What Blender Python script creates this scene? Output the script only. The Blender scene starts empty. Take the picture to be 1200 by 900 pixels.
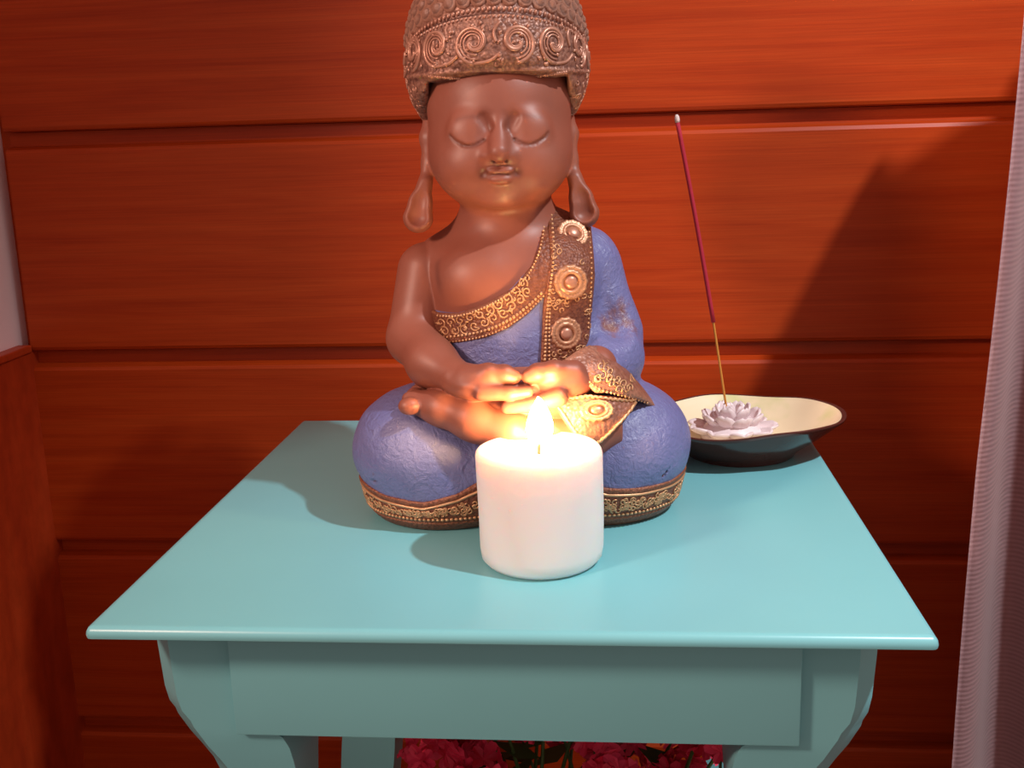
import bpy, bmesh, math, random
import numpy as np
from mathutils import Vector, Matrix
from mathutils.bvhtree import BVHTree

random.seed(7)
sc = bpy.context.scene
COL = sc.collection
PI = math.pi

# ------------------------------------------------------------------ camera
CX, CY, CZ = 0.0576, -0.4910, 0.2383
YAW, PITCH, ROLL, FPX = -0.0941, 0.2270, -0.0300, 1288.3
fwd = Vector((math.sin(YAW)*math.cos(PITCH), math.cos(YAW)*math.cos(PITCH), -math.sin(PITCH)))
rgt = Vector((math.cos(YAW), -math.sin(YAW), 0))
up = rgt.cross(fwd)
r2 = rgt*math.cos(ROLL) + up*math.sin(ROLL)
u2 = up*math.cos(ROLL) - rgt*math.sin(ROLL)
cam_d = bpy.data.cameras.new('camera')
cam = bpy.data.objects.new('camera', cam_d)
COL.objects.link(cam)
M = Matrix((( r2.x, u2.x, -fwd.x, CX), (r2.y, u2.y, -fwd.y, CY), (r2.z, u2.z, -fwd.z, CZ), (0, 0, 0, 1)))
cam.matrix_world = M
cam_d.sensor_fit = 'HORIZONTAL'
cam_d.sensor_width = 36.0
cam_d.lens = 36.0*FPX/1200.0
cam_d.clip_start = 0.01
sc.camera = cam

# ------------------------------------------------------------------ world, lamps, exposure
w = bpy.data.worlds.new('world'); sc.world = w; w.use_nodes = True
w.node_tree.nodes['Background'].inputs[0].default_value = (1.0, 0.64, 0.56, 1)
w.node_tree.nodes['Background'].inputs[1].default_value = 0.56

def spot(name, loc, target, energy, col, soft, size, blend):
    d = bpy.data.lights.new(name, 'SPOT'); d.energy = energy; d.color = col; d.shadow_soft_size = soft
    d.spot_size = math.radians(size); d.spot_blend = blend
    o = bpy.data.objects.new(name, d); COL.objects.link(o); o.location = loc
    o.rotation_euler = (Vector(target)-Vector(loc)).to_track_quat('-Z', 'Y').to_euler()
spot('shaded_ceiling_lamp_light', (.78, -.28, 1.25), (.33, .24, .05), 82, (0.93, 0.97, 1.0), .024, 57, 1.0)
spot('desk_lamp_light', (-.88, -.71, .74), (.19, .33, .10), 50, (1.0, .67, .54), .10, 46, .9)
sc.view_settings.view_transform = 'Standard'
sc.view_settings.look = 'None'
sc.view_settings.exposure = 0.0
sc.view_settings.gamma = 1.0
sc.view_settings.use_curve_mapping = False

# ------------------------------------------------------------------ materials
class NT:
    def __init__(s, name, **kw):
        s.m = bpy.data.materials.new(name); s.m.use_nodes = True
        s.t = s.m.node_tree; s.n = s.t.nodes; s.b = s.n['Principled BSDF']
        for k, v in kw.items(): s.b.inputs[k.replace('_', ' ')].default_value = v
    def node(s, typ, **kw):
        n = s.n.new(typ)
        for k, v in kw.items():
            if k in n.inputs: n.inputs[k].default_value = v
            else: setattr(n, k, v)
        return n
    def link(s, a, b): s.t.links.new(a, b)
    def coords(s, scale=(1, 1, 1), out='Object', rnd=False):
        tc = s.node('ShaderNodeTexCoord'); mp = s.node('ShaderNodeMapping'); mp.inputs['Scale'].default_value = scale
        s.link(tc.outputs[out], mp.inputs['Vector'])
        if rnd:
            oi = s.node('ShaderNodeObjectInfo'); mu = s.node('ShaderNodeMath', operation='MULTIPLY'); mu.inputs[1].default_value = 37.0
            s.link(oi.outputs['Random'], mu.inputs[0]); s.link(mu.outputs[0], mp.inputs['Location'])
        return mp.outputs[0]
    def noise(s, vec, scale, detail=4, rough=.55, dist=0):
        n = s.node('ShaderNodeTexNoise'); n.inputs['Scale'].default_value = scale; n.inputs['Detail'].default_value = detail
        n.inputs['Roughness'].default_value = rough; n.inputs['Distortion'].default_value = dist
        s.link(vec, n.inputs['Vector']); return n.outputs['Fac']
    def ramp(s, fac, stops):
        r = s.node('ShaderNodeValToRGB'); e = r.color_ramp.elements
        while len(e) < len(stops): e.new(.5)
        for i, (p, c) in enumerate(stops):
            e[i].position = p; e[i].color = (c[0], c[1], c[2], 1)
        s.link(fac, r.inputs[0]); return r.outputs[0]
    def mix(s, fac, a, b, mode='MIX'):
        n = s.node('ShaderNodeMix'); n.data_type = 'RGBA'; n.blend_type = mode
        for inp, v in ((n.inputs[0], fac), (n.inputs[6], a), (n.inputs[7], b)):
            if hasattr(v, 'is_output'): s.link(v, inp)
            elif isinstance(v, tuple): inp.default_value = (v[0], v[1], v[2], 1)
            else: inp.default_value = v
        return n.outputs[2]
    def bump(s, h, strength=.3, dist=.001):
        n = s.node('ShaderNodeBump'); n.inputs['Strength'].default_value = strength; n.inputs['Distance'].default_value = dist
        s.link(h, n.inputs['Height']); s.link(n.outputs[0], s.b.inputs['Normal']); return n
    def base(s, c): s.link(c, s.b.inputs['Base Color'])

def wood_mat(name, c1, c2, c3, rough=.42, axis=(1.3, 8, 26)):
    k = NT(name, Roughness=rough); k.b.inputs['Specular IOR Level'].default_value = .22
    v = k.coords(axis, rnd=True)
    f = k.noise(v, 3.0, 6, .6, .6)
    fine = k.noise(k.coords((axis[0]*2, axis[1]*2, axis[2]*9), rnd=True), 4.0, 4, .6)
    c = k.ramp(f, [(.28, c1), (.5, c2), (.72, c3)])
    c = k.mix(.28, c, k.ramp(fine, [(.35, (.35, .35, .35)), (.65, (1, 1, 1))]), 'MULTIPLY')
    k.base(c); k.bump(fine, .12, .0006)
    return k.m
MAT = {}
MAT['wood'] = wood_mat('planks_wood', (.36, .034, .004), (.43, .048, .006), (.48, .062, .009))
MAT['post'] = wood_mat('wainscot_wood', (.34, .03, .008), (.45, .045, .010), (.52, .06, .014), axis=(26, 8, 1.3))
MAT['floor'] = wood_mat('floor_wood', (.10, .03, .015), (.15, .05, .02), (.2, .07, .03), axis=(1, 20, 8))
k = NT('white_paint', Roughness=.6); k.b.inputs['Base Color'].default_value = (.92, .74, .76, 1)
k.bump(k.noise(k.coords(), 60), .1, .001); MAT['white'] = k.m

def paint(name, c, rough):
    k = NT(name, Roughness=rough); v = k.coords()
    n = k.noise(v, 9, 3); k.base(k.mix(n, tuple(x*.93 for x in c), tuple(min(1, x*1.06) for x in c)))
    k.bump(k.noise(v, 260, 3), .06, .0004); return k.m
MAT['teal'] = paint('teal_gloss_paint', (.20, .55, .60), .30)

k = NT('candle_wax', Roughness=.45); k.b.inputs['Base Color'].default_value = (.84, .80, .77, 1)
k.b.inputs['Subsurface Weight'].default_value = 1.0; k.b.inputs['Subsurface Radius'].default_value = (1.0, .62, .45); k.b.inputs['Subsurface Scale'].default_value = .012
k.bump(k.noise(k.coords(), 45, 3), .15, .0008); MAT['wax'] = k.m
k = NT('candle_flame'); k.b.inputs['Base Color'].default_value = (1, .8, .5, 1)
k.b.inputs['Emission Color'].default_value = (1.0, .58, .23, 1); k.b.inputs['Emission Strength'].default_value = 260; MAT['flame'] = k.m
k = NT('charred_wick', Roughness=.9); k.b.inputs['Base Color'].default_value = (.02, .015, .01, 1); MAT['wick'] = k.m

# statue
k = NT('bronze_brown_glaze', Roughness=.46); v = k.coords()
n1 = k.noise(v, 22, 4); n2 = k.noise(v, 300, 3)
c = k.mix(n1, (.235, .070, .043), (.32, .105, .066)); geo = k.node('ShaderNodeNewGeometry')
at_ = k.node('ShaderNodeAttribute'); at_.attribute_name = 'crease_dark'; k.base(k.mix(at_.outputs['Fac'], c, (.060, .012, .010))); k.bump(n2, .10, .0005)
k.b.inputs['Specular IOR Level'].default_value = .5; MAT['skin'] = k.m

def worn(name, ground, high, lo, hi, nscale, rough=.5, metal=0.0, bstr=.5, bdist=.0012):
    k = NT(name, Roughness=rough, Metallic=metal); v = k.coords()
    g = k.node('ShaderNodeNewGeometry')
    n = k.noise(v, nscale, 4, .6)
    vo = k.node('ShaderNodeTexVoronoi', feature='F1'); vo.inputs['Scale'].default_value = nscale*1.4; k.link(v, vo.inputs['Vector'])
    a = k.node('ShaderNodeMath', operation='MULTIPLY_ADD'); a.inputs[1].default_value = .22; k.link(n, a.inputs[0]); k.link(g.outputs['Pointiness'], a.inputs[2])
    k.base(k.ramp(a.outputs[0], [(lo, ground), (hi, high)]))
    b = k.node('ShaderNodeMath', operation='SUBTRACT'); k.link(n, b.inputs[0]); k.link(vo.outputs[0], b.inputs[1])
    k.bump(b.outputs[0], bstr, bdist); return k.m
MAT['hair'] = worn('copper_brushed_hair', (.095, .036, .028), (.50, .25, .17), .56, .69, 330, .42, .25)
MAT['trim'] = worn('brown_trim_ground', (.13, .036, .022), (.36, .13, .06), .57, .72, 420, .45, .15)
MAT['cuff'] = worn('copper_cuff_ground', (.21, .072, .046), (.42, .19, .12), .57, .72, 300, .42, .1)
k = NT('gold_relief', Roughness=.38, Metallic=.45); v = k.coords()
k.base(k.mix(k.noise(v, 160, 3), (.48, .22, .10), (.84, .52, .28))); k.bump(k.noise(v, 600, 2), .2, .0004); MAT['gold'] = k.m
k = NT('medallion_metal', Roughness=.4, Metallic=.4); v = k.coords()
k.base(k.mix(k.noise(v, 220, 3), (.34, .14, .075), (.66, .37, .22))); MAT['medal'] = k.m
k = NT('copper_relief', Roughness=.36, Metallic=.4); v = k.coords()
k.base(k.mix(k.noise(v, 160, 3), (.32, .135, .09), (.68, .37, .26))); k.bump(k.noise(v, 600, 2), .2, .0004); MAT['copper'] = k.m
k = NT('periwinkle_crackled_paint', Roughness=.38); v = k.coords()
n1 = k.noise(v, 26, 4); n2 = k.noise(v, 150, 4, .65, .8); n3 = k.noise(v, 420, 3)
blue = k.mix(n1, (.12, .138, .34), (.21, .22, .42))
pat = k.ramp(k.noise(v, 38, 5, .6, .4), [(.66, (0, 0, 0)), (.72, (1, 1, 1))])
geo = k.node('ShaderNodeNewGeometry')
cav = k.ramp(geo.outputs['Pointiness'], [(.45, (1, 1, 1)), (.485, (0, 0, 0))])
mpp = k.node('ShaderNodeVectorMath', operation='DISTANCE'); mpp.inputs[1].default_value = (.0640, -.026, .1235); k.link(v, mpp.inputs[0])
wa = k.node('ShaderNodeMath', operation='MULTIPLY_ADD'); wa.inputs[1].default_value = .035; k.link(k.noise(v, 90, 4, .6), wa.inputs[0]); k.link(mpp.outputs['Value'], wa.inputs[2])
worn_patch = k.ramp(wa.outputs[0], [(.024, (1, 1, 1)), (.032, (0, 0, 0))])
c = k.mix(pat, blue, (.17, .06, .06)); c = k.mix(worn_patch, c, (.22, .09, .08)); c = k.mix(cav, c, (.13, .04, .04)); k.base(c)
ad = k.node('ShaderNodeMath', operation='MULTIPLY_ADD'); ad.inputs[1].default_value = .4; k.link(n3, ad.inputs[0]); k.link(n2, ad.inputs[2])
k.bump(ad.outputs[0], .8, .0018); MAT['blue'] = k.m

# dish, lotus, incense
k = NT('brown_dish_glaze', Roughness=.16); v = k.coords(); k.base(k.mix(k.noise(v, 30), (.055, .018, .016), (.10, .03, .022))); MAT['dish_out'] = k.m
k = NT('cream_dish_glaze', Roughness=.4); v = k.coords()
pat = k.ramp(k.noise(v, 26, 3, .5), [(.56, (0, 0, 0)), (.72, (1, 1, 1))])
k.base(k.mix(pat, (.86, .74, .50), (.66, .66, .32))); k.bump(k.noise(k.coords((1, 6, 1)), 40), .15, .0008); MAT['dish_in'] = k.m
k = NT('pale_pink_ceramic', Roughness=.35); v = k.coords(); k.base(k.mix(k.noise(v, 60), (.74, .60, .62), (.88, .78, .78))); MAT['lotus'] = k.m
k = NT('bamboo_stick', Roughness=.6); k.b.inputs['Base Color'].default_value = (.62, .26, .04, 1); MAT['bamboo'] = k.m
k = NT('red_incense_paste', Roughness=.85); v = k.coords(); k.base(k.mix(k.noise(v, 300), (.36, .010, .03), (.48, .018, .05))); MAT['incense'] = k.m
k = NT('pale_ash', Roughness=.95); k.b.inputs['Base Color'].default_value = (.72, .60, .58, 1); MAT['ash'] = k.m

# curtain
k = NT('ribbed_mauve_cloth', Roughness=.85); v = k.coords()
wv = k.node('ShaderNodeTexWave'); wv.wave_type = 'BANDS'; wv.bands_direction = 'Z'; wv.inputs['Scale'].default_value = 85; wv.inputs['Distortion'].default_value = .6; wv.inputs['Detail'].default_value = 1
k.link(v, wv.inputs['Vector'])
k.base(k.mix(wv.outputs['Fac'], (.44, .255, .27), (.52, .32, .335))); k.bump(wv.outputs['Fac'], .25, .0008)
k.b.inputs['Sheen Weight'].default_value = .3; MAT['curtain'] = k.m
k = NT('crimson_petal', Roughness=.6); oi = k.node('ShaderNodeObjectInfo')
k.base(k.mix(oi.outputs['Random'], (.62, .006, .05), (.88, .05, .14))); MAT['petal'] = k.m
k = NT('leaf_green', Roughness=.5); k.base(k.mix(k.noise(k.coords(), 30), (.03, .08, .02), (.06, .13, .03))); MAT['leaf'] = k.m
k = NT('terracotta', Roughness=.8); k.base(k.mix(k.noise(k.coords(), 30), (.3, .10, .05), (.4, .15, .08))); MAT['pot'] = k.m

# ------------------------------------------------------------------ object helpers
def thing(name, label, cat, loc=(0, 0, 0), rz=0, group=None):
    o = bpy.data.objects.new(name, None); COL.objects.link(o); o.location = loc; o.rotation_euler = (0, 0, rz)
    o.empty_display_size = .02
    o['label'] = label; o['category'] = cat
    if group: o['group'] = group
    return o
def link(name, me, mat, parent=None, smooth=True):
    o = bpy.data.objects.new(name, me); COL.objects.link(o); o.parent = parent
    if mat and not me.materials: me.materials.append(mat)
    if smooth:
        me.polygons.foreach_set('use_smooth', [True]*len(me.polygons))
    return o
def bobj(name, bm, mat, parent=None, smooth=False, angle=None):
    bmesh.ops.recalc_face_normals(bm, faces=bm.faces[:])
    me = bpy.data.meshes.new(name); bm.to_mesh(me); bm.free()
    o = link(name, me, mat, parent, smooth)
    if angle: me.set_sharp_from_angle(angle=math.radians(angle))
    return o
def vmesh(name, verts, faces):
    me = bpy.data.meshes.new(name); me.from_pydata([tuple(map(float, v)) for v in verts], [], faces); me.update(); return me
def boxbm(x0, x1, y0, y1, z0, z1, bev=0.0, seg=2):
    bm = bmesh.new(); bmesh.ops.create_cube(bm, size=1)
    bmesh.ops.scale(bm, vec=(x1-x0, y1-y0, z1-z0), verts=bm.verts)
    bmesh.ops.translate(bm, vec=((x0+x1)/2, (y0+y1)/2, (z0+z1)/2), verts=bm.verts)
    if bev: bmesh.ops.bevel(bm, geom=bm.edges[:], offset=bev, segments=seg, affect='EDGES', profile=.6)
    return bm
def add_tube(bm, pts, rad, sides=6):
    pts = [Vector(p) for p in pts]; n = len(pts)
    if n < 2: return
    rr = rad if hasattr(rad, '__len__') else [rad]*n
    rings = []; ref = None
    for i, p in enumerate(pts):
        t = (pts[min(i+1, n-1)]-pts[max(i-1, 0)])
        if t.length < 1e-9: t = Vector((0, 0, 1))
        t.normalize()
        if ref is None: ref = t.orthogonal().normalized()
        ref = (ref - t*ref.dot(t))
        ref = ref.normalized() if ref.length > 1e-6 else t.orthogonal().normalized()
        b = t.cross(ref)
        rings.append([bm.verts.new(p+(ref*math.cos(2*PI*j/sides)+b*math.sin(2*PI*j/sides))*rr[i]) for j in range(sides)])
    for a, c in zip(rings, rings[1:]):
        for j in range(sides): bm.faces.new((a[j], a[(j+1) % sides], c[(j+1) % sides], c[j]))
    bm.faces.new(rings[0][::-1]); bm.faces.new(rings[-1])
def add_bead(bm, p, r, u=6, v=4, scale=(1, 1, 1), rot=None):
    m = Matrix.Translation(p) @ (rot.to_4x4() if rot else Matrix.Identity(4)) @ Matrix.Diagonal((scale[0]*r, scale[1]*r, scale[2]*r, 1))
    bmesh.ops.create_uvsphere(bm, u_segments=u, v_segments=v, radius=1, matrix=m)
def add_lathe(bm, prof, seg=48, mod=None, close=True):
    rings = []
    for (r, z) in prof:
        if r < 1e-7: rings.append([bm.verts.new((0, 0, z))]); continue
        ring = []
        for j in range(seg):
            a = 2*PI*j/seg; q = mod(a, r, z) if mod else (r*math.cos(a), r*math.sin(a), z)
            ring.append(bm.verts.new(q))
        rings.append(ring)
    for a, c in zip(rings, rings[1:]):
        for j in range(seg):
            j2 = (j+1) % seg
            if len(a) == 1 and len(c) == 1: continue
            if len(a) == 1: bm.faces.new((a[0], c[j2], c[j]))
            elif len(c) == 1: bm.faces.new((a[j], a[j2], c[0]))
            else: bm.faces.new((a[j], a[j2], c[j2], c[j]))

# ------------------------------------------------------------------ room shell
YW, XL, ZF = 0.4666, -0.4797, -0.60
def structure(o): o['kind'] = 'structure'; return o
structure(bobj('floor', boxbm(-2.0, 1.4, -2.2, YW+.05, ZF-.04, ZF), MAT['floor']))
wall = structure(bobj('wall_back', boxbm(-2.0, 1.4, YW+.018, YW+.05, ZF, 1.60), MAT['wood']))
G = [0.2491-.1925*k for k in range(-7, 6)]           # heights of the plank joints
PITCHZ = .1925
G = []
z = 0.2491
zs = [0.2491, 0.0510, -0.1359]
alljoint = [1.60, 1.42, 1.226, 1.030, .834, .638, .443] + zs + [-.325, -.515, ZF]
def plank_mesh(x0, x1, zlo, zhi):
    # face, lower edge overhangs the rebate at the top of the board below
    h = .0155
    prof = [(0.018, zlo), (0.004, zlo), (0.0012, zlo+.0012), (0, zlo+.004), (0, zhi-h-.003), (.0016, zhi-h), (.0105, zhi-h+.003), (.0115, zhi-.0005), (.018, zhi-.0005)]
    bm = bmesh.new(); A = [bm.verts.new((x0, YW+y, z)) for y, z in prof]; B = [bm.verts.new((x1, YW+y, z)) for y, z in prof]
    n = len(prof)
    for i in range(n): bm.faces.new((A[i], A[(i+1) % n], B[(i+1) % n], B[i]))
    bm.faces.new(A[::-1]); bm.faces.new(B)
    return bm
for zhi, zlo in zip(alljoint, alljoint[1:]):
    bobj('plank', plank_mesh(XL, 1.39, zlo, zhi), MAT['wood'], wall)
# left wall: pale paint above a wooden wainscot with a cap rail
wl = structure(bobj('wall_left', boxbm(XL-.05, XL-.012, -.08, YW+.018, ZF, 1.60), MAT['white']))  # unseen near end is placed to shade the left of the planks
pan = bobj('panel', boxbm(XL-.012, XL, -.079, YW+.017, ZF, .0505, .001, 1), MAT['post'], wl)
structure(bobj('trim_1', boxbm(XL-.012, XL+.0015, -.08, YW-.0005, .0505, .0575, .0015), MAT['post']))

# ------------------------------------------------------------------ curtain
def curtain():
    ZT = .475
    bm = bmesh.new(); nx, nz = 170, 60
    g = []
    for i in range(nx+1):
        row = []
        for j in range(nz+1):
            t = i/nx; x0 = .50*t
            top = ZT-.17*max(0, 1-x0/.15)**2                       # rounded drooping corner
            z = ZF+.012+(top-ZF-.012)*(j/nz)
            edge = .3120 + .030*max(0, z) + .004*min(0, z) + .0015*math.sin(z*9)
            ph = t*5.2*2*PI + .35*math.sin(z*2.1) - .2
            am = .026*min(1, (ZT-z)*5+.15)
            y = .302 - am*math.cos(ph)*(1+.25*math.sin(z*3+t*9)) + .010*math.sin(ph*.5+z)
            row.append(bm.verts.new((edge+x0, y, z)))
        g.append(row)
    for i in range(nx):
        for j in range(nz): bm.faces.new((g[i][j], g[i+1][j], g[i+1][j+1], g[i][j+1]))
    bmesh.ops.solidify(bm, geom=bm.faces[:], thickness=.0012)
    t = thing('hanging_cloth', 'mauve ribbed cloth hanging in folds at the right in front of the wooden planks', 'cloth', (.6, .302, ZF))
    def put(o): o.matrix_parent_inverse = t.matrix_basis.inverted()
    put(bobj('cloth', bm, MAT['curtain'], t, True))
    bm = bmesh.new(); add_tube(bm, [(.46, .319, ZT-.022), (.84, .319, ZT-.022)], .008, 12)
    put(bobj('rail', bm, MAT['post'], t, True, 40))
    for x in (.48, .82):
        put(bobj('post', boxbm(x-.01, x+.01, .342, .358, ZF+.0003, ZT-.012, .002), MAT['post'], t))
        put(bobj('bracket', boxbm(x-.006, x+.006, .319, .348, ZT-.032, ZT-.016, .001), MAT['post'], t))
curtain()

# ------------------------------------------------------------------ table
W2, DT = .21, .4066
table = thing('side_table', 'small square turquoise painted side table with curved legs under the statue', 'table', (0, .2, ZF))
TI = Matrix.Translation((0, -.2, -ZF))
def tpart(name, bm, mat, angle=35):
    bm.transform(TI); return bobj(name, bm, mat, table, True, angle)
def tabletop():
    # sheet with a rounded-over upper edge
    prof = [(-.0036, -.0068), (-.0004, -.0062), (0, -.0045), (-.0004, -.0026), (-.0014, -.0010), (-.0030, -.0002), (-.0046, 0)]
    bm = bmesh.new(); rings = []
    for off, z in prof:
        r = []
        R = .0035
        for cx, cy, a0 in ((W2-R, DT-R, 0), (-W2+R, DT-R, 90), (-W2+R, R, 180), (W2-R, R, 270)):
            for k in range(4):
                a = math.radians(a0+k*30); rr = max(R+off, .0002)
                sx = math.copysign(1, cx); sy = 1 if cy > .1 else -1
                ex = off + R - rr
                r.append(bm.verts.new((cx+rr*math.cos(a)+sx*ex, cy+rr*math.sin(a)+sy*ex, z)))
        rings.append(r)
    n = len(rings[0])
    for a, b in zip(rings, rings[1:]):
        for j in range(n): bm.faces.new((a[j], a[(j+1) % n], b[(j+1) % n], b[j]))
    bm.faces.new(rings[0][::-1]); bm.faces.new(rings[-1]); return bm
tpart('tabletop', tabletop(), MAT['teal'], 50)
def leg_bm(sx, sy):
    #   z,    outer,  inner, front face, back face, chamfer
    L = [(-.0068, .1925, .147, 0, .042, .0095), (-.030, .192, .147, 0, .042, .0095), (-.055, .1905, .147, 0, .042, .0095), (-.064, .189, .146, 0, .043, .010), (-.070, .187, .1405, 0, .044, .012), (-.074, .1865, .130, .0, .046, .013),
         (-.079, .1840, .1225, 0, .047, .0135), (-.086, .1810, .1195, .001, .048, .014), (-.095, .1755, .1180, .002, .050, .0145), (-.104, .1705, .1175, .004, .050, .014), (-.115, .1660, .1185, .005, .050, .013), (-.14, .1640, .1200, .005, .050, .010),
         (-.20, .167, .1235, .003, .047, .008), (-.27, .174, .1285, 0, .045, .007), (-.36, .181, .139, -.004, .038, .006), (-.45, .186, .149, -.008, .030, .005), (-.53, .190, .156, -.012, .024, .005), (-.575, .196, .155, -.018, .024, .006), (ZF+.0003, .196, .157, -.018, .022, .006)]
    bm = bmesh.new(); rings = []
    for z, xo, xi, yf, yb, c in L:
        c *= 1.15; P = [(xi, yf), (xo-c, yf), (xo, yf+c), (xo, yb), (xi, yb)]
        if sy < 0: P = [(x, yb-(y-yf)+0) for x, y in P]; P = [(x, y) for x, y in P]
        base = .033 if sy > 0 else DT-.033-.045
        rings.append([bm.verts.new((sx*x, base+y, z)) for x, y in P])
    n = 5
    for a, b in zip(rings, rings[1:]):
        for j in range(n): bm.faces.new((a[j], a[(j+1) % n], b[(j+1) % n], b[j]))
    bm.faces.new(rings[0]); bm.faces.new(rings[-1][::-1]); return bm
for sx in (-1, 1):
    for sy in (1, -1): tpart('leg', leg_bm(sx, sy), MAT['teal'], 28)
tpart('front_apron', boxbm(-.1465, .1515, .0275, .040, -.0748, -.0069, .0012), MAT['teal'])
tpart('back_apron', boxbm(-.1468, .1468, DT-.060, DT-.045, -.0748, -.0069, .0012), MAT['teal'])
for s in (-1, 1):
    tpart('side_apron', boxbm(*sorted((s*.166, s*.180)), .0745, DT-.077, -.0700, -.0069, .0012), MAT['teal'])

# ------------------------------------------------------------------ candle
cnd = thing('pillar_candle', 'lit white pillar candle standing on the table in front of the statue', 'candle', (.0163, .0952, 0))
bm = bmesh.new()
R0 = .0352
prof = [(0, .0002), (R0-.006, .0002), (R0-.0035, .0007), (R0-.001, .0035), (R0-.0002, .009), (R0, .03), (R0+.0002, .0625), (R0-.0002, .0645), (R0-.0012, .0657), (R0-.0030, .0660), (R0-.006, .0652), (R0-.012, .0638), (.014, .0628), (.006, .0622), (0, .0620)]
add_lathe(bm, prof, 96, lambda a, r, z: ((r+.00035*math.sin(3*a+z*60)*(r > .02))*math.cos(a), (r+.00035*math.sin(3*a+z*60)*(r > .02))*math.sin(a), z+.0004*math.sin(2*a)*(z > .06)))
bobj('wax', bm, MAT['wax'], cnd, True, 60)
bm = bmesh.new(); add_tube(bm, [(0, 0, .061), (0, 0, .066), (.0006, 0, .0705), (.0018, 0, .0735)], [.0011, .001, .0009, .0006], 8)
bobj('wick', bm, MAT['wick'], cnd, True)
bm = bmesh.new()
fp = [(0, 0), (.0034, .0006), (.0064, .0035), (.0076, .0075), (.0072, .0120), (.0056, .0170), (.0034, .0215), (.0014, .0250), (0, .0265)]
add_lathe(bm, [(r, z+.0685) for r, z in fp], 20, lambda a, r, z: (r*math.cos(a)+.0008*math.sin((z-.068)*90), r*math.sin(a), z))
bobj('flame', bm, MAT['flame'], cnd, True)

# ------------------------------------------------------------------ signed-distance sculpting
class Grid:
    def __init__(s, lo, hi, h):
        s.lo = np.array(lo, np.float32); s.h = h
        n = [int(math.ceil((hi[i]-lo[i])/h))+1 for i in range(3)]; s.n = n
        ax = [(lo[i]+h*np.arange(n[i])).astype(np.float32) for i in range(3)]
        s.X = ax[0][:, None, None]; s.Y = ax[1][None, :, None]; s.Z = ax[2][None, None, :]
    def ell(s, c, r, R=None):
        x, y, z = s.X-c[0], s.Y-c[1], s.Z-c[2]
        if R is not None:
            R = np.array(R, np.float32); x, y, z = (R[0, 0]*x+R[1, 0]*y+R[2, 0]*z, R[0, 1]*x+R[1, 1]*y+R[2, 1]*z, R[0, 2]*x+R[1, 2]*y+R[2, 2]*z)
        k0 = np.sqrt((x/r[0])**2+(y/r[1])**2+(z/r[2])**2)
        k1 = np.sqrt((x/r[0]**2)**2+(y/r[1]**2)**2+(z/r[2]**2)**2)+1e-6
        return np.where(k0 < .02, -min(r), k0*(k0-1)/k1).astype(np.float32)
    def sph(s, c, r): return np.sqrt((s.X-c[0])**2+(s.Y-c[1])**2+(s.Z-c[2])**2)-np.float32(r)
    def cap(s, a, b, ra, rb):
        a = np.array(a, np.float32); b = np.array(b, np.float32); d = b-a
        t = ((s.X-a[0])*d[0]+(s.Y-a[1])*d[1]+(s.Z-a[2])*d[2])/float(d@d)
        t = np.clip(t, 0, 1)
        return np.sqrt((s.X-a[0]-t*d[0])**2+(s.Y-a[1]-t*d[1])**2+(s.Z-a[2]-t*d[2])**2)-(ra+t*(rb-ra))
    def chain(s, pts, k=.003):
        r = None
        for (a, ra), (b, rb) in zip(pts, pts[1:]):
            c = s.cap(a, b, ra, rb); r = c if r is None else smin(r, c, k)
        return r
    def poly(s, P):     # 2-D polygon in (x, z)
        X = s.X[:, 0, :]; Z = s.Z[0, :, :]; X = np.broadcast_to(X, (s.n[0], s.n[2])); Z = np.broadcast_to(Z, (s.n[0], s.n[2]))
        d = np.full(X.shape, 1e9, np.float32); ins = np.zeros(X.shape, bool)
        for (x0, z0), (x1, z1) in zip(P, P[1:]+P[:1]):
            ex, ez = x1-x0, z1-z0; t = np.clip(((X-x0)*ex+(Z-z0)*ez)/(ex*ex+ez*ez+1e-12), 0, 1)
            d = np.minimum(d, np.hypot(X-x0-t*ex, Z-z0-t*ez))
            c = ((z0 > Z) != (z1 > Z)) & (X < (x1-x0)*(Z-z0)/((z1-z0) if z1 != z0 else 1e-9)+x0); ins ^= c
        return np.where(ins, -d, d)[:, None, :].astype(np.float32)
def smin(a, b, k):
    h = np.clip(.5+.5*(b-a)/k, 0, 1); return b+(a-b)*h-k*h*(1-h)
def smax(a, b, k): return -smin(-a, -b, k)
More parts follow.
